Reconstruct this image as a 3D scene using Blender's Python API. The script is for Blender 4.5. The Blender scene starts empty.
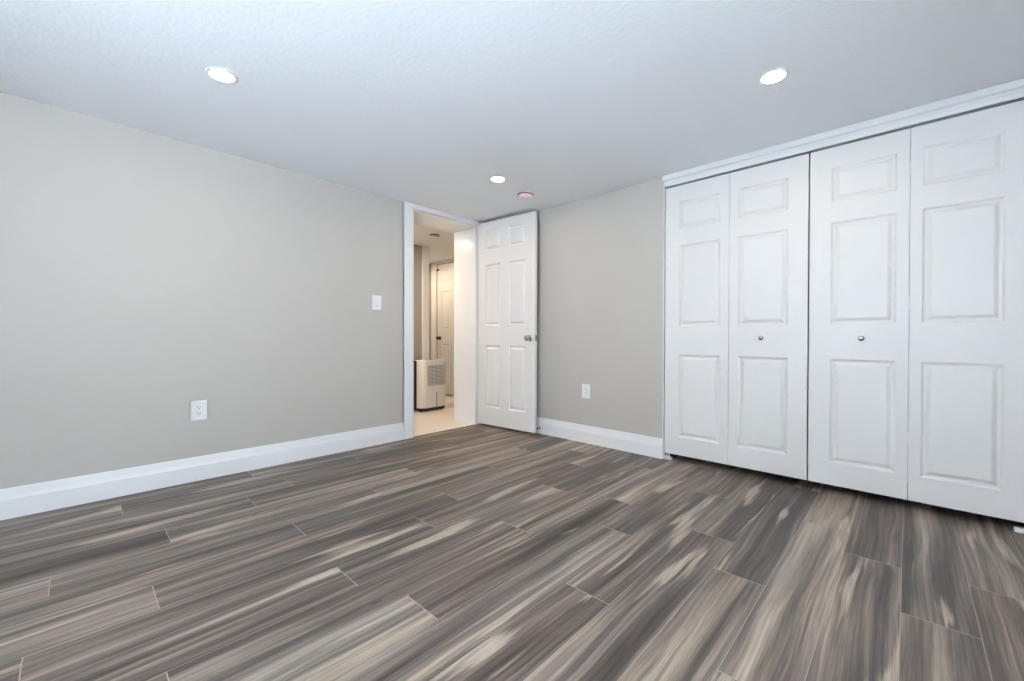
import bpy, bmesh, math, random
from mathutils import Vector, Matrix
random.seed(7)
S = bpy.context.scene
COL = S.collection

# ------------------------------------------------------------------ camera
EYE = Vector((0.0, 0.0, 0.94))
YAW, PITCH, ROLL, FPX = 0.7604, 0.0073, 0.0024, 416.174
fw = Vector((-math.sin(YAW) * math.cos(PITCH), math.cos(YAW) * math.cos(PITCH), -math.sin(PITCH)))
rt = Vector((math.cos(YAW), math.sin(YAW), 0))
up = rt.cross(fw)
r2 = rt * math.cos(ROLL) + up * math.sin(ROLL)
u2 = -rt * math.sin(ROLL) + up * math.cos(ROLL)
cd = bpy.data.cameras.new('camera')
cam = bpy.data.objects.new('camera', cd)
COL.objects.link(cam)
cd.sensor_width = 36.0
cd.lens = FPX / 1024.0 * 36.0
cd.clip_start = 0.02
m = Matrix((r2, u2, -fw)).transposed().to_4x4()
m.translation = EYE
cam.matrix_world = m
S.camera = cam

# ------------------------------------------------------------------ view + world
S.view_settings.view_transform = 'Standard'
S.view_settings.look = 'None'
S.view_settings.gamma = 1.0
S.view_settings.use_curve_mapping = False
S.view_settings.exposure = 0.75
POT = 126.0            # radiance of the recessed lamps
DAY = 610.0            # watts of the upward fill lamp outside the window behind the camera
W = bpy.data.worlds.new('overcast_sky')
S.world = W
W.use_nodes = True
W.node_tree.nodes['Background'].inputs[0].default_value = (0.62, 0.78, 1.0, 1)
W.node_tree.nodes['Background'].inputs[1].default_value = 1.5

# room dimensions (metres)
XL, YR, CEIL = -3.362, 3.151, 2.186     # left wall plane, closet wall plane, ceiling
XE, YB = 0.95, -1.25                    # the two walls out of view
OY0, OY1, OZ = 2.181, 2.975, 2.135      # doorway in the left wall
XH = -3.73                              # hall side of the left wall
CX0, CX1, CZ = -1.374, 0.462, 2.146     # closet opening
WX0, WX1, WZ0, WZ1 = -1.6, 0.7, 0.75, 2.02
VY0, VY1 = -1.0, 0.6                    # second window right of the camera, unseen, added to brighten the left wall   # window in the wall behind the camera

# fill lamps outside the windows, added to lift ceiling and left wall
ld = bpy.data.lights.new('daylight_fill', 'AREA')          # area lamp tilted up through the window to brighten the ceiling
ld.shape = 'RECTANGLE'; ld.size = WX1 - WX0; ld.size_y = 1.1
ld.energy = DAY; ld.color = (0.74, 0.87, 1.0)
lo = bpy.data.objects.new('daylight_fill', ld); COL.objects.link(lo)
lo.location = ((WX0 + WX1) / 2, YB - 0.62, WZ0 - .05)
lo.rotation_euler = (math.radians(90 + 48), 0, 0)
ld2 = ld.copy(); ld2.size = VY1 - VY0; ld2.energy = DAY * .12  # weaker fill lamp for the added second window
lo2 = bpy.data.objects.new('daylight_fill', ld2); COL.objects.link(lo2)
lo2.location = (XE + .66, (VY0 + VY1) / 2, WZ0 + .05)
lo2.rotation_euler = (math.radians(90 + 30), 0, math.radians(90))

# ------------------------------------------------------------------ materials
def mat(name, col, rough=0.5, metal=0.0, bump=0.0, bscale=60.0, bdist=0.002, spec=0.5, var=0.0, vscale=2.0, detail=3.0, coat=0.0):
    M = bpy.data.materials.new(name); M.use_nodes = True
    nt = M.node_tree; N = nt.nodes; L = nt.links
    b = N['Principled BSDF']
    b.inputs['Base Color'].default_value = (*col, 1)
    b.inputs['Roughness'].default_value = rough
    b.inputs['Metallic'].default_value = metal
    b.inputs['Specular IOR Level'].default_value = spec
    b.inputs['Coat Weight'].default_value = coat
    tc = N.new('ShaderNodeTexCoord')
    if var > 0:
        n = N.new('ShaderNodeTexNoise'); n.inputs['Scale'].default_value = vscale; n.inputs['Detail'].default_value = 4
        L.new(tc.outputs['Object'], n.inputs['Vector'])
        r = N.new('ShaderNodeMapRange')
        r.inputs[3].default_value = 1 - var; r.inputs[4].default_value = 1 + var
        L.new(n.outputs['Fac'], r.inputs[0])
        mx = N.new('ShaderNodeMix'); mx.data_type = 'RGBA'; mx.blend_type = 'MULTIPLY'; mx.inputs[0].default_value = 1
        mx.inputs[6].default_value = (*col, 1)
        L.new(r.outputs[0], mx.inputs[7]); L.new(mx.outputs[2], b.inputs['Base Color'])
    if bump > 0:
        n = N.new('ShaderNodeTexNoise'); n.inputs['Scale'].default_value = bscale; n.inputs['Detail'].default_value = detail
        L.new(tc.outputs['Object'], n.inputs['Vector'])
        bp = N.new('ShaderNodeBump'); bp.inputs['Strength'].default_value = bump; bp.inputs['Distance'].default_value = bdist
        L.new(n.outputs['Fac'], bp.inputs['Height']); L.new(bp.outputs[0], b.inputs['Normal'])
    return M

def emis(name, col, s):
    M = bpy.data.materials.new(name); M.use_nodes = True
    b = M.node_tree.nodes['Principled BSDF']
    b.inputs['Base Color'].default_value = (.9, .9, .9, 1)
    b.inputs['Emission Color'].default_value = (*col, 1)
    b.inputs['Emission Strength'].default_value = s
    return M

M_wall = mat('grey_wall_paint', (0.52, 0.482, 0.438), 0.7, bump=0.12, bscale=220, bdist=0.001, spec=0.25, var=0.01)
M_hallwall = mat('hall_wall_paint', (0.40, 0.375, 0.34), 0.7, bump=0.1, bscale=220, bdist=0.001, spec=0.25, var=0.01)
M_ceil = mat('stippled_ceiling_paint', (0.89, 0.905, 0.93), 0.9, bump=0.42, bscale=55, bdist=0.004, spec=0.15, detail=5)
M_trim = mat('white_trim_paint', (0.84, 0.83, 0.82), 0.35, spec=0.4, bump=0.03, bscale=90, bdist=0.0006)
M_door = mat('white_door_paint', (0.78, 0.76, 0.735), 0.38, spec=0.4, bump=0.05, bscale=160, bdist=0.0005)
M_jamb = mat('gloss_white_jamb_paint', (0.80, 0.80, 0.80), 0.12, spec=0.5)
M_plate = mat('white_plastic', (0.82, 0.82, 0.81), 0.3)
M_slot = mat('dark_slot', (0.03, 0.03, 0.03), 0.5)
M_chrome = mat('satin_nickel', (0.48, 0.46, 0.43), 0.2, metal=1.0, var=0.02)
M_red = mat('red_plastic_ring', (0.26, 0.02, 0.035), 0.45)
M_black = mat('black_plastic', (0.012, 0.012, 0.013), 0.45)
M_dehum = mat('cream_white_plastic', (0.78, 0.76, 0.72), 0.4, bump=0.03, bscale=150)
M_grille = mat('grey_grille_plastic', (0.34, 0.33, 0.31), 0.5)
M_rubber = mat('grey_rubber', (0.1, 0.1, 0.1), 0.7)
M_steel = mat('zinc_bracket', (0.75, 0.75, 0.74), 0.35, metal=0.8, var=0.03)
M_closet = mat('closet_inside_paint', (0.5, 0.5, 0.49), 0.8, var=0.01)
M_track = mat('shade_dark_track', (0.16, 0.17, 0.18), 0.5)  # track colour darkened to put shade into the slot above the doors
M_brown = mat('brown_metal', (0.10, 0.07, 0.05), 0.45, metal=0.6)
M_lamp = emis('lamp_diffuser', (1.0, 0.865, 0.70), POT)
M_hlamp = emis('hall_lamp_diffuser', (1.0, 0.80, 0.58), 780.0)
M_hlamp_far = emis('far_hall_lamp_diffuser', (1.0, 0.82, 0.60), 440.0)
M_glass = mat('window_glass', (1, 1, 1), 0.0)
M_glass.node_tree.nodes['Principled BSDF'].inputs['Transmission Weight'].default_value = 1.0
M_glass.node_tree.nodes['Principled BSDF'].inputs['IOR'].default_value = 1.02

def tile_mat():
    M = bpy.data.materials.new('cream_floor_tile'); M.use_nodes = True
    nt = M.node_tree; N = nt.nodes; L = nt.links; b = N['Principled BSDF']
    tc = N.new('ShaderNodeTexCoord'); br = N.new('ShaderNodeTexBrick')
    br.offset = 0.0
    br.inputs['Scale'].default_value = 1.0
    br.inputs['Brick Width'].default_value = 0.6; br.inputs['Row Height'].default_value = 0.6
    br.inputs['Mortar Size'].default_value = 0.003
    br.inputs['Color1'].default_value = (0.74, 0.69, 0.61, 1); br.inputs['Color2'].default_value = (0.72, 0.67, 0.59, 1)
    br.inputs['Mortar'].default_value = (0.60, 0.55, 0.47, 1)
    L.new(tc.outputs['Object'], br.inputs['Vector']); L.new(br.outputs['Color'], b.inputs['Base Color'])
    b.inputs['Roughness'].default_value = 0.3
    return M
M_tile = tile_mat()

def plank_mat():
    M = bpy.data.materials.new('grey_brown_acacia_plank'); M.use_nodes = True
    nt = M.node_tree; N = nt.nodes; L = nt.links; b = N['Principled BSDF']
    uv = N.new('ShaderNodeUVMap'); uv.uv_map = 'plank'
    at = N.new('ShaderNodeAttribute'); at.attribute_name = 'tone'      # a random number for each plank
    def math_(op, a, b_=None, c=None):
        n = N.new('ShaderNodeMath'); n.operation = op
        for i, v in enumerate((a, b_, c)):
            if v is None: continue
            if isinstance(v, (int, float)): n.inputs[i].default_value = v
            else: L.new(v, n.inputs[i])
        return n.outputs[0]
    def noise(sx, sy, detail=4, rough=.55, dist=0.0, off=0.0, src=None):
        mp = N.new('ShaderNodeMapping'); mp.inputs['Scale'].default_value = (sx, sy, 1); mp.inputs['Location'].default_value = (off, off * .7, 0)
        L.new(src or uv.outputs[0], mp.inputs['Vector'])
        n = N.new('ShaderNodeTexNoise'); n.inputs['Scale'].default_value = 1; n.inputs['Detail'].default_value = detail
        n.inputs['Roughness'].default_value = rough; n.inputs['Distortion'].default_value = dist
        L.new(mp.outputs[0], n.inputs['Vector']); return n.outputs['Fac']
    def rng(v, a, b_, c=0., d=1.):
        n = N.new('ShaderNodeMapRange'); n.inputs[1].default_value = a; n.inputs[2].default_value = b_; n.inputs[3].default_value = c; n.inputs[4].default_value = d
        n.interpolation_type = 'SMOOTHSTEP'
        L.new(v, n.inputs[0]); return n.outputs[0]
    # slow wander of the grain along the plank
    wob = noise(5, 1.4, 2, .5, 0, 3.1)
    sep = N.new('ShaderNodeSeparateXYZ'); L.new(uv.outputs[0], sep.inputs[0])
    comb = N.new('ShaderNodeCombineXYZ')
    L.new(math_('ADD', sep.outputs[0], math_('MULTIPLY', math_('SUBTRACT', wob, .5), .045)), comb.inputs[0])
    L.new(sep.outputs[1], comb.inputs[1])
    g = comb.outputs[0]
    broad = noise(15, .55, 3, .55, .15, 0, g)
    streak = noise(60, 1.1, 5, .7, .1, 9.3, g)
    fine = noise(230, 5.0, 3, .75, 0, 4.4, g)
    heart = noise(11.0, 1.15, 2, .5, .35, 21.7, g)
    pale = noise(34, .42, 2, .5, 0, 33.0, g)
    # base bands: dark grey brown to mid
    v = math_('ADD', math_('MULTIPLY', broad, .64), math_('ADD', math_('MULTIPLY', streak, .44), math_('MULTIPLY', fine, .22)))
    v = math_('ADD', v, math_('MULTIPLY', math_('SUBTRACT', at.outputs['Fac'], .5), .10))
    v = math_('SUBTRACT', v, .070)
    cr = N.new('ShaderNodeValToRGB'); e = cr.color_ramp.elements
    L.new(v, cr.inputs[0])
    e[0].position = .42; e[0].color = (0.040, 0.030, 0.024, 1)
    e[1].position = .78; e[1].color = (0.46, 0.37, 0.285, 1)
    for p, c in ((.515, (0.092, 0.070, 0.057)), (.570, (0.148, 0.115, 0.093)), (.63, (0.228, 0.180, 0.143))):
        k = e.new(p); k.color = (*c, 1)
    v = math_('ADD', v, math_('MULTIPLY', rng(pale, .60, .72), .10)); L.new(v, cr.inputs[0])
    # grey cast per plank
    gm = N.new('ShaderNodeMix'); gm.data_type = 'RGBA'; gm.blend_type = 'MULTIPLY'
    gm.inputs[7].default_value = (0.88, 0.92, 0.96, 1)
    L.new(rng(noise(3.5, .6, 1, .5, 0, 40), .42, .62), gm.inputs[0]); L.new(cr.outputs[0], gm.inputs[6])
    # pale heartwood flames with a rough edge
    hm = rng(math_('ADD', heart, math_('MULTIPLY', math_('SUBTRACT', streak, .5), .30)), .59, .68)
    hc = N.new('ShaderNodeMix'); hc.data_type = 'RGBA'
    hc.inputs[6].default_value = (0.36, 0.285, 0.22, 1); hc.inputs[7].default_value = (0.60, 0.50, 0.40, 1)
    L.new(rng(fine, .35, .65), hc.inputs[0])
    mx = N.new('ShaderNodeMix'); mx.data_type = 'RGBA'
    L.new(math_('MULTIPLY', hm, .72), mx.inputs[0]); L.new(gm.outputs[2], mx.inputs[6]); L.new(hc.outputs[2], mx.inputs[7])
    # knots
    mp = N.new('ShaderNodeMapping'); mp.inputs['Scale'].default_value = (4.2, 1.5, 1); L.new(g, mp.inputs['Vector'])
    vo = N.new('ShaderNodeTexVoronoi'); vo.inputs['Scale'].default_value = 1; L.new(mp.outputs[0], vo.inputs['Vector'])
    kn = N.new('ShaderNodeMix'); kn.data_type = 'RGBA'; kn.inputs[7].default_value = (0.06, 0.042, 0.032, 1)
    L.new(rng(vo.outputs['Distance'], .022, .045, 1, 0), kn.inputs[0]); L.new(mx.outputs[2], kn.inputs[6])
    L.new(kn.outputs[2], b.inputs['Base Color'])
    L.new(rng(fine, .3, .7, .36, .52), b.inputs['Roughness'])
    b.inputs['Specular IOR Level'].default_value = 0.4
    bp = N.new('ShaderNodeBump'); bp.inputs['Strength'].default_value = .15; bp.inputs['Distance'].default_value = .001
    L.new(fine, bp.inputs['Height']); L.new(bp.outputs[0], b.inputs['Normal'])
    return M
M_plank = plank_mat()
M_seam = mat('pale_plank_bevel', (0.36, 0.315, 0.27), 0.6, var=0.05, vscale=30)

# ------------------------------------------------------------------ mesh helpers
def box(bm, x0, x1, y0, y1, z0, z1, bev=0.0):
    vs = [bm.verts.new((x, y, z)) for x in (x0, x1) for y in (y0, y1) for z in (z0, z1)]
    F = [(0, 1, 3, 2), (4, 6, 7, 5), (0, 4, 5, 1), (2, 3, 7, 6), (0, 2, 6, 4), (1, 5, 7, 3)]
    fs = [bm.faces.new([vs[i] for i in f]) for f in F]
    if bev > 0:
        es = list({e for f in fs for e in f.edges})
        bmesh.ops.bevel(bm, geom=es, offset=bev, segments=2, profile=0.5, affect='EDGES')

def lathe(bm, prof, origin, axis, n=32, closed=True):
    """revolve (radius, height) pairs about an axis through origin"""
    a = Vector(axis).normalized()
    t = Vector((0, 0, 1)) if abs(a.z) < .9 else Vector((1, 0, 0))
    u = a.cross(t).normalized(); w = a.cross(u)
    o = Vector(origin); rings = []
    for r, hgt in prof:
        if r < 1e-6: rings.append([bm.verts.new(o + a * hgt)])
        else: rings.append([bm.verts.new(o + a * hgt + (u * math.cos(2 * math.pi * i / n) + w * math.sin(2 * math.pi * i / n)) * r) for i in range(n)])
    for A, B in zip(rings, rings[1:]):
        for i in range(n):
            j = (i + 1) % n
            if len(A) == 1 and len(B) == 1: continue
            if len(A) == 1: bm.faces.new((A[0], B[i], B[j]))
            elif len(B) == 1: bm.faces.new((A[i], B[0], A[j]))
            else: bm.faces.new((A[i], B[i], B[j], A[j]))

def extrude_profile(bm, prof, p0, p1, out):
    """sweep profile (distance out from wall, height) in a straight line from p0 to p1"""
    p0, p1, out = Vector(p0), Vector(p1), Vector(out)
    A = [bm.verts.new(p0 + out * d + Vector((0, 0, z))) for d, z in prof]
    B = [bm.verts.new(p1 + out * d + Vector((0, 0, z))) for d, z in prof]
    n = len(prof)
    for i in range(n):
        j = (i + 1) % n
        bm.faces.new((A[i], A[j], B[j], B[i]))
    bm.faces.new(A); bm.faces.new(list(reversed(B)))

def obj(name, bm, material, parent=None, smooth=False, loc=None, rotz=0):
    bmesh.ops.recalc_face_normals(bm, faces=bm.faces)
    me = bpy.data.meshes.new(name); bm.to_mesh(me); bm.free()
    o = bpy.data.objects.new(name, me); COL.objects.link(o)
    for mm in (material if isinstance(material, (list, tuple)) else [material]): me.materials.append(mm)
    if smooth:
        for p in me.polygons: p.use_smooth = True
        try: me.set_sharp_from_angle(angle=math.radians(35))
        except Exception: pass
    if parent is not None: o.parent = parent
    if loc is not None: o.location = loc
    if rotz: o.rotation_euler = (0, 0, rotz)
    return o

def tag(o, label, cat, group=None):
    o['label'] = label; o['category'] = cat
    if group: o['group'] = group
    return o

def struct(o, label=None, cat=None):
    o['kind'] = 'structure'
    if label: o['label'] = label
    if cat: o['category'] = cat
    return o

def empty(name, loc=(0, 0, 0), rotz=0):
    o = bpy.data.objects.new(name, None); COL.objects.link(o)
    o.location = loc; o.rotation_euler = (0, 0, rotz); o.empty_display_size = 0.1
    return o

def boxes(name, lst, material, parent=None, bev=0.0, **k):
    bm = bmesh.new()
    for b in lst: box(bm, *b, bev=bev)
    return obj(name, bm, material, parent, **k)

# ------------------------------------------------------------------ floor of planks
def floor():
    PW, X0, PL = 0.186, -0.012, 1.33
    joints = {-17: .173, -14: .301, -13: -.068, -11: .199, -10: -.108, -8: .174, -16: .955, -15: .692, -12: .753,
              -9: .735, -7: .831, -5: 1.294, -6: 1.815, -4: 2.082, -3: 1.798, -1: 2.327, 0: 1.951, -2: 1.251}
    bm = bmesh.new()
    uvl = bm.loops.layers.uv.new('plank'); cl = bm.loops.layers.color.new('tone')
    rnd = random.Random(5)
    y_lo, y_hi = YB, 3.75
    k = -18
    while X0 + k * PW < XE:
        xa, xb = X0 + k * PW, X0 + (k + 1) * PW
        xa2, xb2 = max(xa, XL), min(xb, XE)
        if xb2 - xa2 > .004:
            j = joints.get(k, rnd.uniform(0, PL))
            while j > y_lo: j -= PL
            while j < y_hi:
                ya, yb = max(j, y_lo), min(j + PL, y_hi)
                if yb - ya > .004:
                    g, ge = .0009, .0016
                    P = [(xa2 + g, ya + ge), (xb2 - g, ya + ge), (xb2 - g, yb - ge), (xa2 + g, yb - ge)]
                    f = bm.faces.new([bm.verts.new((x, y, 0)) for x, y in P])
                    ou, ov, tn = rnd.uniform(0, 60), rnd.uniform(0, 60), rnd.random()
                    for lp, (x, y) in zip(f.loops, P):
                        lp[uvl].uv = (x - xa + ou, y - j + ov)
                        lp[cl] = (tn, tn, tn, 1)
                j += PL
        k += 1
    # the body of the floor, showing as pale bevels between the planks
    n0 = len(bm.faces)
    box(bm, XL, XE, YB, 3.75, -0.06, -0.0006)
    bm.faces.ensure_lookup_table()
    for f in bm.faces[n0:]: f.material_index = 1
    me = bpy.data.meshes.new('floor'); bm.to_mesh(me); bm.free()
    me.materials.append(M_plank); me.materials.append(M_seam)
    o = bpy.data.objects.new('floor', me); COL.objects.link(o)
    struct(o, 'grey-brown wood-look plank floor with pale streaks', 'floor')
floor()
# hall tile
o = boxes('floor_hall', [(-6.6, XL - .001, .6, 4.3, -0.06, 0.001)], M_tile)
struct(o, 'cream tiled floor of the hall beyond the doorway', 'floor')

# ------------------------------------------------------------------ walls, ceiling
o = boxes('ceiling', [(-6.6, XE + .15, YB - .15, 4.4, CEIL, CEIL + .12)], M_ceil)
struct(o, 'white stippled ceiling with small recessed lamps', 'ceiling')
o = boxes('wall_left', [(XH, XL, YB - .15, OY0, 0, CEIL), (XH, XL, OY1, 4.15, 0, CEIL), (XH, XL, OY0, OY1, OZ, CEIL)], M_wall)
struct(o, 'long light grey wall with light switch and outlet', 'wall')
o = boxes('wall_right', [(XL, CX0, YR, YR + .12, 0, CEIL), (CX1, XE, YR, YR + .12, 0, CEIL), (CX0, CX1, YR, YR + .12, CZ, CEIL)], M_wall)
struct(o, 'light grey wall holding the closet opening', 'wall')
o = boxes('wall_back', [(XL, WX0, YB - .15, YB, 0, CEIL), (WX1, XE, YB - .15, YB, 0, CEIL), (WX0, WX1, YB - .15, YB, 0, WZ0), (WX0, WX1, YB - .15, YB, WZ1, CEIL)], M_wall)
struct(o)
o = boxes('wall_front', [(XE, XE + .15, YB - .15, VY0, 0, CEIL), (XE, XE + .15, VY1, 3.9, 0, CEIL), (XE, XE + .15, VY0, VY1, 0, WZ0), (XE, XE + .15, VY0, VY1, WZ1, CEIL)], M_wall)
struct(o)
# closet cavity
o = boxes('wall_closet', [(CX0 - .3, XE, 3.75, 3.85, 0, CEIL), (CX0 - .4, CX0 - .3, YR + .12, 3.85, 0, CEIL)], M_closet)
struct(o)
# window behind the camera, then the added one that lights the left wall
for nm, pos, rz, hw in (('window_1', ((WX0 + WX1) / 2, YB, WZ0), 0, (WX1 - WX0) / 2), ('added_fill_window', (XE, (VY0 + VY1) / 2, WZ0), math.radians(90), (VY1 - VY0) / 2)):
  hh = WZ1 - WZ0
  wn = empty(nm, pos, rz); struct(wn)
  boxes('window_frame', [(-hw, hw, -.10, -.05, 0, .05), (-hw, hw, -.10, -.05, hh - .05, hh), (-hw, -hw + .05, -.10, -.05, .05, hh - .05), (hw - .05, hw, -.10, -.05, .05, hh - .05), (-.02, .02, -.10, -.05, .05, hh - .05)], M_trim, wn)
  boxes('window_pane', [(-hw + .05, -.02, -.08, -.074, .05, hh - .05), (.02, hw - .05, -.08, -.074, .05, hh - .05)], M_glass, wn)

# hall
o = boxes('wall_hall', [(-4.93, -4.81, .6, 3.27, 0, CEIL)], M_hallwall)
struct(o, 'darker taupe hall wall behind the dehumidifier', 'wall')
o = boxes('wall_hall_far', [(-6.6, -5.65, 4.15, 4.27, 0, CEIL), (-4.87, XH, 4.15, 4.27, 0, CEIL), (-5.65, -4.87, 4.15, 4.27, 2.14, CEIL), (-5.65, -4.87, 4.20, 4.27, 0, 2.14)], M_hallwall)  # last box is an unseen slab added to stop light leaking round the door
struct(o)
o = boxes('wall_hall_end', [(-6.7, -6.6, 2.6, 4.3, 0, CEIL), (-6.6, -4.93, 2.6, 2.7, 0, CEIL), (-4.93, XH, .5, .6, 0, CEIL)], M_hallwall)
struct(o)

# ------------------------------------------------------------------ baseboards and trim
BB = [(0, 0), (.015, 0), (.015, .098), (.0135, .102), (.010, .118), (.006, .148), (.005, .155), (0, .156)]
def baseboard(name, p0, p1, out, label=None):
    bm = bmesh.new(); extrude_profile(bm, BB, p0, p1, out)
    return struct(obj(name, bm, M_trim), label, 'baseboard' if label else None)
baseboard('baseboard_left', (XL, YB, 0), (XL, OY0 - .10, 0), (1, 0, 0), 'tall white baseboard along the long grey wall')
baseboard('baseboard_right', (XL + .004, YR, 0), (CX0 - .003, YR, 0), (0, -1, 0), 'white baseboard between open door and closet')
baseboard('baseboard_corner', (XL, OY1 + .10, 0), (XL, YR - .016, 0), (1, 0, 0))
baseboard('baseboard_back', (XL + .016, YB, 0), (XE - .016, YB, 0), (0, 1, 0))
baseboard('baseboard_front', (XE, YB, 0), (XE, YR, 0), (-1, 0, 0))

def casing_profile_box(bm, y0, y1, z0, z1, t=.018):
    box(bm, XL, XL + t, y0, y1, z0, z1, bev=.004)
bm = bmesh.new()
casing_profile_box(bm, OY0 - .100, OY0 - .004, 0, CEIL - .001)
box(bm, XL, XL + .022, OY0 - .100, OY0 - .080, 0, CEIL - .001, bev=.004)
box(bm, XL, XL + .013, OY1 + .004, OY1 + .099, 0, CEIL - .001, bev=.004)
casing_profile_box(bm, OY0 - .004, OY1 + .004, OZ + .004, CEIL - .001)
struct(obj('trim_1', bm, M_trim, smooth=False), 'white casing around the open doorway', 'door casing')
# jamb lining through the thick wall
o = boxes('trim_2', [(XH, XL + .004, OY0 - .001, OY0 + .012, 0, OZ), (XH, XL + .004, OY1 - .008, OY1 + .001, 0, OZ), (XH, XL + .004, OY0 + .012, OY1 - .008, OZ - .012, OZ + .001)], M_jamb)
struct(o, 'glossy white jamb lining the deep doorway', 'door jamb')
# dark threshold strip where planks meet tile
o = boxes('trim_3', [(XL - .006, XL + .006, OY0 + .012, OY1 - .008, 0, .0035)], M_brown)
struct(o, 'thin dark strip where planks meet hall tile', 'threshold')

# closet header trim and bifold track
bm = bmesh.new()
extrude_profile(bm, [(0, 2.132), (.003, 2.132), (.004, 2.142), (.010, 2.146), (.024, 2.149), (.024, 2.182), (.021, CEIL), (0, CEIL)], (CX0 - .004, YR, 0), (XE, YR, 0), (0, -1, 0))
extrude_profile(bm, [(-.004, 2.103), (.007, 2.103), (.009, 2.106), (.009, 2.127), (.004, 2.132), (-.004, 2.132)], (CX0, YR, 0), (XE, YR, 0), (0, -1, 0))
struct(obj('trim_4', bm, M_trim), 'white header moulding above the closet doors', 'moulding')
# left and right returns of the closet opening
o = boxes('trim_5', [(CX0 - .002, CX0 + .004, YR - .002, YR + .12, 0, CZ), (CX1 - .004, CX1 + .002, YR - .002, YR + .12, 0, CZ)], M_trim)
struct(o)
ct = boxes('closet_track', [(CX0 + .006, CX1 - .006, YR + .009, YR + .012, 2.094, 2.112), (CX0 + .006, CX1 - .006, YR + .030, YR + .034, 2.094, 2.112), (CX0 + .006, CX1 - .006, YR + .012, YR + .030, 2.110, 2.112)], M_track)
tag(ct, 'long metal track running above the white closet doors', 'door track')

# ------------------------------------------------------------------ panelled door leaves
def leaf_mesh(bm, w, z0, z1, t, panels, depth=.010, lip=.017, bev=.023, both=True, rise=.0095):
    """door slab from u=0..w, face at y=0 looking to -y, back at y=t; panels = (u0,u1,za,zb)"""
    us = sorted({0, w} | {p[0] for p in panels} | {p[1] for p in panels})
    zs = sorted({z0, z1} | {p[2] for p in panels} | {p[3] for p in panels})
    def face_side(yf, s):
        V = {}
        def v(u, y, z):
            k = (round(u, 5), round(y, 5), round(z, 5))
            if k not in V: V[k] = bm.verts.new((u, y, z))
            return V[k]
        for i in range(len(us) - 1):
            for j in range(len(zs) - 1):
                u0, u1, a, b = us[i], us[i + 1], zs[j], zs[j + 1]
                uc, zc = (u0 + u1) / 2, (a + b) / 2
                P = [p for p in panels if p[0] < uc < p[1] and p[2] < zc < p[3]]
                if not P:
                    bm.faces.new([v(u0, yf, a), v(u1, yf, a), v(u1, yf, b), v(u0, yf, b)]); continue
                steps = [(0, 0), (.003, .0012), (lip * .6, depth * .85), (lip, depth), (lip + .004, depth), (lip + bev * .85, depth - rise * .9), (lip + bev, depth - rise), (lip + bev + .002, depth - rise)]
                prev = None
                for ins, d in steps:
                    y = yf + s * d
                    ring = [v(u0 + ins, y, a + ins), v(u1 - ins, y, a + ins), v(u1 - ins, y, b - ins), v(u0 + ins, y, b - ins)]
                    if prev:
                        for q in range(4): bm.faces.new([prev[q], prev[(q + 1) % 4], ring[(q + 1) % 4], ring[q]])
                    prev = ring
                bm.faces.new(prev)
    face_side(0, 1)
    if both: face_side(t, -1)
    else: bm.faces.new([bm.verts.new(c) for c in ((0, t, z0), (w, t, z0), (w, t, z1), (0, t, z1))])
    for c in (((0, 0, z0), (w, 0, z0), (w, t, z0), (0, t, z0)), ((0, 0, z1), (w, 0, z1), (w, t, z1), (0, t, z1)),
              ((0, 0, z0), (0, t, z0), (0, t, z1), (0, 0, z1)), ((w, 0, z0), (w, t, z0), (w, t, z1), (w, 0, z1))):
        bm.faces.new([bm.verts.new(q) for q in c])
    bmesh.ops.remove_doubles(bm, verts=bm.verts, dist=1e-5)

# the open passage door, hinged at the right jamb
HX, HY = -3.345, 2.985
ANG = math.atan2(0.060, 0.757)
d1 = empty('door_1', (HX, HY, 0), ANG); struct(d1, 'white six-panel door standing open in the corner', 'door')
PR = [(.105, .315), (.428, .645)]
PZ = [(.205, .858), (1.062, 1.708), (1.855, 2.065)]
bm = bmesh.new()
leaf_mesh(bm, .754, .022, 2.152, .035, [(a, b, c, d) for a, b in PR for c, d in PZ])
obj('door_panel', bm, M_door, d1)
bm = bmesh.new()
KU, KZ = .692, .935
lathe(bm, [(0, 0), (.031, 0), (.032, -.003), (.028, -.007), (.013, -.010), (.011, -.028), (.020, -.036), (.0275, -.048), (.027, -.058), (.020, -.065), (0, -.067)], (KU, 0, KZ), (0, 1, 0))
k = obj('door_knob', bm, M_chrome, d1, smooth=True); k['label'] = 'round satin nickel knob'
bm = bmesh.new()
lathe(bm, [(0, 0), (.031, 0), (.032, .003), (.028, .007), (.013, .010), (.011, .028), (.020, .036), (.0275, .048), (.027, .058), (.020, .065), (0, .067)], (KU, .035, KZ), (0, 1, 0))
obj('door_knob', bm, M_chrome, d1, smooth=True)
boxes('latch_plate', [(.7535, .7555, .006, .029, KZ - .028, KZ + .028), (.7545, .766, .011, .024, KZ - .009, KZ + .009)], M_chrome, d1)
for z in (.25, 1.08, 1.92):
    bm = bmesh.new()
    lathe(bm, [(0, 0), (.006, 0), (.006, .088), (0, .088)], (-.006, -.004, z), (0, 0, 1), n=12)
    box(bm, -.005, .0, 0, .03, z, z + .088)
    obj('hinge', bm, M_trim, d1)

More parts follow.
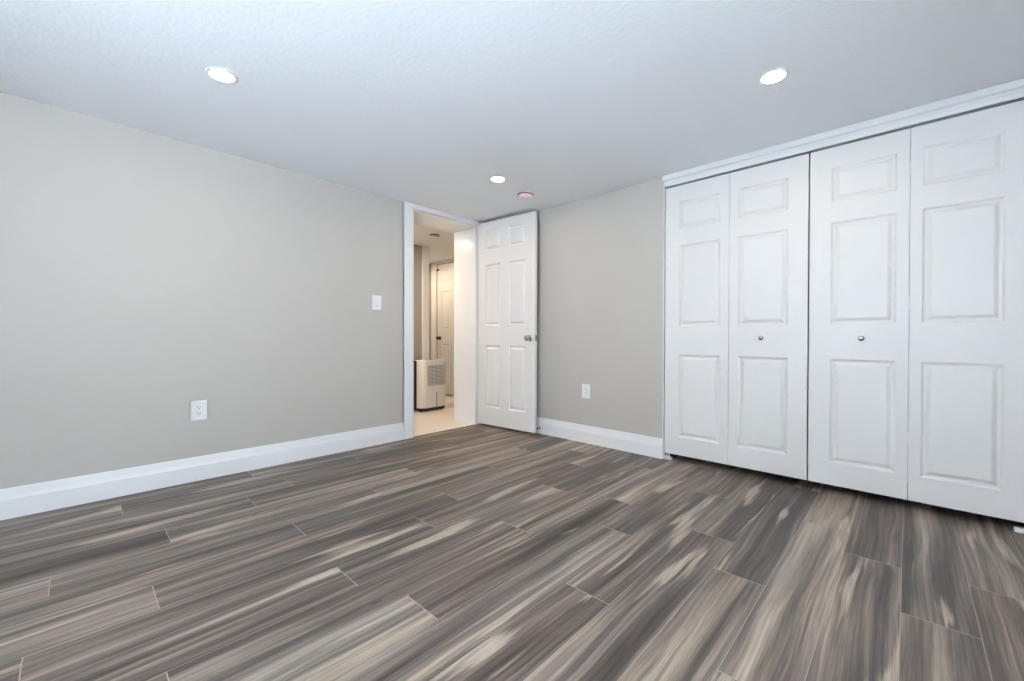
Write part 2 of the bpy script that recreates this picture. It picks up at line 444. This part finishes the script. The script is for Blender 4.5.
# closet bifold doors: four leaves in two hinged pairs
CP = [(.187, .815), (1.022, 1.640), (1.760, 1.970)]
LZ0, LZ1 = .052, 2.088
def bifold(name, x0, label, knob_local, side):
    root = empty(name, (x0, YR + .001, 0))
    w = .4530 if side == 'left' else .4485
    for i in range(2):
        outer = (i == 0)
        a, b = (.104, .398) if outer else (.055, .349) if side == 'left' else (.047, .341)
        bm = bmesh.new()
        leaf_mesh(bm, w, LZ0, LZ1, .032, [(a, b, c, d) for c, d in CP], both=False)
        o = obj('door_leaf', bm, M_door, root, loc=(i * (w + .0025), 0, 0))
    bm = bmesh.new()
    lathe(bm, [(0, 0), (.009, 0), (.009, -.003), (.0065, -.006), (.0065, -.012), (.012, -.017), (.0155, -.023), (.0145, -.029), (.009, -.032), (0, -.033)], (knob_local, 0, .940), (0, 1, 0), n=24)
    k = obj('knob', bm, M_chrome, root, smooth=True); k['label'] = 'small round nickel knob'
    # barrel hinges behind the fold
    for z in (.35, 1.1, 1.85):
        boxes('hinge', [(w - .02, w + .022, .032, .035, z, z + .07)], M_steel, root)
    # top pivot pin and guide seen in the dark slot under the track
    px = .03 if side == 'left' else 2 * w - .03
    gx = 2 * w - .03 if side == 'left' else .03
    for q in (px, gx):
        bm = bmesh.new(); lathe(bm, [(0, 0), (.006, 0), (.006, .007), (0, .007)], (q, .016, LZ1), (0, 0, 1), n=12)
        obj('pivot_pin', bm, M_black, root, smooth=True)
    return tag(root, label, 'closet door', 'white bifold closet doors')
bifold('bifold_door', -1.3625, 'white panelled bifold closet door nearest the grey wall and baseboard', .4555 + .202, 'left')
bifold('bifold_door', -.4460, 'white panelled bifold closet door farther from the room corner', .251, 'right')

# floor brackets that carry the bottom pivots
def bracket(x, s, label):
    bm = bmesh.new()
    box(bm, min(0, s * .075), max(0, s * .058), .001, .030, 0, .020)
    box(bm, min(0, s * .004), max(0, s * .004), 0, .030, .004, .024)
    lathe(bm, [(0, 0), (.009, 0), (.009, .008), (.005, .008), (.005, .028), (0, .028)], (s * .035, .016, .020), (0, 0, 1), n=14)
    o = obj('pivot_bracket', bm, M_plate, loc=(x, YR, 0))
    tag(o, label, 'bracket', 'closet door floor brackets')
bracket(CX0 + .005, 1, 'small white pivot bracket on floor at the baseboard end of the closet')
bracket(CX1 - .005, -1, 'small white pivot bracket on floor at the far right end of the closet')

# ------------------------------------------------------------------ lamps in the ceiling
def pot(x, y, label, lampmat=M_lamp, group='recessed ceiling lamps of the bedroom'):
    root = empty('ceiling_light', (x, y, CEIL))
    bm = bmesh.new()
    lathe(bm, [(.064, 0), (.064, -.003), (.060, -.0055), (.051, -.006), (.047, -.004), (.047, 0)], (0, 0, 0), (0, 0, 1), n=48)
    obj('trim_ring', bm, M_plate, root, smooth=True)
    bm = bmesh.new()
    lathe(bm, [(0, -.0045), (.035, -.0044), (.047, -.0038), (.047, -.001), (0, -.001)], (0, 0, 0), (0, 0, 1), n=48)
    obj('diffuser', bm, lampmat, root, smooth=True)
    tag(root, label, 'ceiling light', group)
pot(-2.376, .489, 'lit round recessed ceiling lamp above the long grey wall')
pot(-.472, 2.296, 'lit round recessed ceiling lamp in front of the closet doors')
pot(-2.345, 2.300, 'lit round recessed ceiling lamp nearest the smoke alarm and open door')
pot(-.472, .489, 'lit round recessed ceiling lamp straight above the viewpoint, out of frame')
pot(-4.31, 2.335, 'warm recessed hall ceiling lamp mirrored in the glossy door jamb', M_hlamp, None)
pot(-5.49, 3.50, 'warm recessed hall ceiling lamp nearest the far hall door', M_hlamp_far, None)

# smoke alarms
def smoke(name, x, y, label, ring, r=.062):
    root = empty(name, (x, y, CEIL))
    s = r / .062
    bm = bmesh.new(); lathe(bm, [(0, 0), (.056 * s, 0), (.056 * s, -.007), (0, -.007)], (0, 0, 0), (0, 0, 1), n=40)
    obj('mounting_plate', bm, M_plate, root, smooth=True)
    bm = bmesh.new(); lathe(bm, [(0, -.007), (.062 * s, -.007), (.063 * s, -.010), (.063 * s, -.016), (.060 * s, -.018), (0, -.018)], (0, 0, 0), (0, 0, 1), n=40)
    b_ = obj('base_ring', bm, ring, root, smooth=True)
    bm = bmesh.new(); lathe(bm, [(0, -.018), (.058 * s, -.018), (.058 * s, -.024), (.050 * s, -.034), (.036 * s, -.040), (.034 * s, -.0385), (.020 * s, -.0385), (.018 * s, -.042), (0, -.042)], (0, 0, 0), (0, 0, 1), n=40)
    obj('cover', bm, M_plate, root, smooth=True)
    tag(root, label, 'smoke alarm')
    return b_
b_ = smoke('smoke_alarm', -2.412, 2.700, 'white round smoke alarm with red ring on bedroom ceiling', M_red, .068)
b_['label'] = 'dark red ring'
b_ = smoke('smoke_alarm', -4.175, 3.02, 'white round smoke alarm with brown ring on hall ceiling', M_brown, .058)
b_['label'] = 'brown ring'

# ------------------------------------------------------------------ switch and outlets
def wallplate(name, loc, rotz, w, h, label, cat, kind):
    """local: plate in XZ facing -Y"""
    root = empty(name, loc, rotz)
    bm = bmesh.new(); box(bm, -w / 2, w / 2, -.0068, 0, -h / 2, h / 2, bev=.0025)
    obj('cover_plate', bm, M_plate, root)
    if kind == 'switch':
        bm = bmesh.new()
        box(bm, -.0165, .0165, -.0085, -.0058, -.033, .033, bev=.001)
        vs = [v for v in bm.verts if v.co.z > 0 and v.co.y < -.008]
        for v in vs: v.co.y -= .002
        obj('rocker', bm, M_plate, root)
        boxes('dimmer_slider', [(-.008, .008, -.0095, -.0078, -.026, -.022)], M_slot, root)
    else:
        for z in (.0195, -.0195):
            bm = bmesh.new()
            lathe(bm, [(0, -.0082), (.0155, -.0082), (.0168, -.0074), (.0168, -.0055)], (0, 0, z), (0, 1, 0), n=28)
            for v in bm.verts: v.co.z = max(min(v.co.z, z + .0135), z - .0135)
            r_ = obj('receptacle', bm, M_plate, root)
            boxes('slot', [(-.0075, -.0050, -.0086, -.0080, z - .0010, z + .008), (.0052, .0074, -.0086, -.0080, z + .0005, z + .0075)], M_slot, r_)
            bm = bmesh.new(); lathe(bm, [(0, -.0086), (.0026, -.0086), (.0026, -.0078)], (0, 0, z - .0075), (0, 1, 0), n=12)
            obj('ground_hole', bm, M_slot, r_)
        bm = bmesh.new(); lathe(bm, [(0, -.0078), (.003, -.0070), (.0035, -.0058)], (0, 0, 0), (0, 1, 0), n=14)
        obj('screw', bm, M_steel, root)
    return tag(root, label, cat)
wallplate('light_switch', (XL, 1.819, 1.240), math.radians(90), .086, .126, 'white rocker light switch on grey wall beside the doorway', 'light switch', 'switch')
wallplate('wall_outlet', (XL, .560, .459), math.radians(90), .086, .128, 'white double wall outlet on the long grey wall', 'outlet', 'outlet')
wallplate('wall_outlet', (-2.079, YR, .462), 0, .088, .126, 'white double wall outlet between open door and closet', 'outlet', 'outlet')

# door stop on the baseboard
root = empty('door_stop', (-2.604, YR - .015, .056))
bm = bmesh.new(); lathe(bm, [(0, 0), (.011, 0), (.012, -.004), (.006, -.008), (.0045, -.030), (.0045, -.034)], (0, 0, 0), (0, 1, 0), n=18)
obj('stem', bm, M_chrome, root, smooth=True)
bm = bmesh.new(); lathe(bm, [(.0045, -.034), (.009, -.034), (.009, -.040), (.006, -.043), (0, -.043)], (0, 0, 0), (0, 1, 0), n=18)
obj('rubber_tip', bm, M_rubber, root, smooth=True)
tag(root, 'small metal door stop on baseboard beside the open door', 'door stop')

# ------------------------------------------------------------------ hall: far door, casing and dehumidifier
bm = bmesh.new()
box(bm, -5.80, -5.672, 4.132, 4.15, 0, CEIL - .001, bev=.004)
box(bm, -5.80, -5.782, 4.125, 4.15, 0, CEIL - .001, bev=.003)
box(bm, -4.85, -4.75, 4.132, 4.15, 0, CEIL - .001, bev=.004)
box(bm, -5.672, -4.85, 4.132, 4.15, 2.142, CEIL - .001, bev=.003)
struct(obj('trim_6', bm, M_trim), 'white casing around the far hall door', 'door casing')
# white end board of the hall wall
bm = bmesh.new()
box(bm, -4.94, -4.798, 3.270, 3.385, 0, CEIL - .001, bev=.004)
struct(obj('trim_7', bm, M_trim), 'white corner board at the end of the hall wall', 'corner board')

d2 = empty('door_2', (-5.645, 4.145, 0)); struct(d2, 'closed white panelled door at the far end of the hall', 'door')
bm = bmesh.new()
leaf_mesh(bm, .762, .018, 2.135, .035, [(a, b, c, d) for a, b in [(.105, .325), (.437, .657)] for c, d in [(.20, .83), (1.07, 1.69), (1.83, 2.03)]])
obj('door_panel', bm, M_door, d2)
bm = bmesh.new()
lathe(bm, [(0, 0), (.033, 0), (.030, -.007), (.013, -.010), (.011, -.028), (.022, -.036), (.029, -.048), (.027, -.060), (0, -.067)], (.066, 0, .928), (0, 1, 0), n=24)
k = obj('door_knob', bm, M_brown, d2, smooth=True); k['label'] = 'dark round knob'
boxes('closer_catch', [(-.012, .045, -.014, 0, 2.035, 2.062)], M_brown, d2)

def dehumidifier():
    root = empty('dehumidifier', (-4.385, 3.15, 0), math.radians(90) + .04)
    # local: width along x (-.2 .. .2), front faces -y at y=0, depth to +y
    def rounded(x0, x1, y0, y1, rl, rr, n=8):
        P = []
        for cx, cy, r, a0 in ((x0 + rl, y0 + rl, rl, 180), (x1 - rr, y0 + rr, rr, 270)):
            for i in range(n + 1):
                a = math.radians(a0 + 90 * i / n); P.append((cx + r * math.cos(a), cy + r * math.sin(a)))
        P += [(x1, y1), (x0, y1)]
        return P
    def prism(bm, P, z0, z1, inset=0.0, crown=0.0):
        A = [bm.verts.new((x, y, z0)) for x, y in P]; B = [bm.verts.new((x, y, z1)) for x, y in P]
        n = len(P)
        for i in range(n): bm.faces.new((A[i], A[(i + 1) % n], B[(i + 1) % n], B[i]))
        cx = sum(p[0] for p in P) / n; cy = sum(p[1] for p in P) / n
        if crown:
            C = [bm.verts.new((cx + (x - cx) * .95, cy + (y - cy) * .95, z1 + crown)) for x, y in P]
            for i in range(n): bm.faces.new((B[i], B[(i + 1) % n], C[(i + 1) % n], C[i]))
            bm.faces.new(C)
        else: bm.faces.new(B)
        bm.faces.new(list(reversed(A)))
    bm = bmesh.new(); prism(bm, rounded(-.172, .215, 0, .16, .075, .03), .046, .640, crown=.010)
    obj('front_shell', bm, M_dehum, root, smooth=True)
    bm = bmesh.new(); prism(bm, rounded(-.225, .205, .110, .30, .01, .01), .034, .636, crown=.006)
    b = obj('rear_shell', bm, M_black, root, smooth=True); b['label'] = 'black rear housing'
    bm = bmesh.new(); prism(bm, rounded(-.176, .211, .002, .29, .07, .03), .016, .047)
    b = obj('base', bm, M_black, root, smooth=True); b['label'] = 'black base rim'
    # louvred grille on the upper right of the front
    gx0, gx1, gz0, gz1 = -.083, .185, .327, .585
    fr = boxes('grille', [(gx0, gx1, -.0015, .004, gz0, gz1)], M_grille, root)
    nc, nr = 4, 15
    lst = []
    for r in range(nr):
        z = gz0 + (r + .5) * (gz1 - gz0) / nr
        for c in range(nc):
            xa = gx0 + c * (gx1 - gx0) / nc + .005; xb = gx0 + (c + 1) * (gx1 - gx0) / nc - .005
            lst.append((xa, xb, -.0055, -.001, z - .0018, z + .0055))
    boxes('louvre', lst, M_dehum, fr)
    boxes('water_window', [(.055, .063, -.001, .003, .055, .235)], M_slot, root)
    boxes('handle_recess', [(-.10, .10, .12, .17, .6465, .6505)], M_black, root)
    boxes('control_panel', [(-.06, .12, .03, .09, .6488, .6515)], M_grille, root)
    for x in (-.16, .17):
        for y in (.04, .24):
            bm = bmesh.new(); lathe(bm, [(0, -.012), (.016, -.012), (.019, -.009), (.019, .009), (.016, .012), (0, .012)], (x, y, .0195), (1, 0, 0), n=20)
            obj('caster', bm, M_black, root, smooth=True)
    tag(root, 'white portable dehumidifier with grey grille on hall tile floor', 'dehumidifier')
dehumidifier()
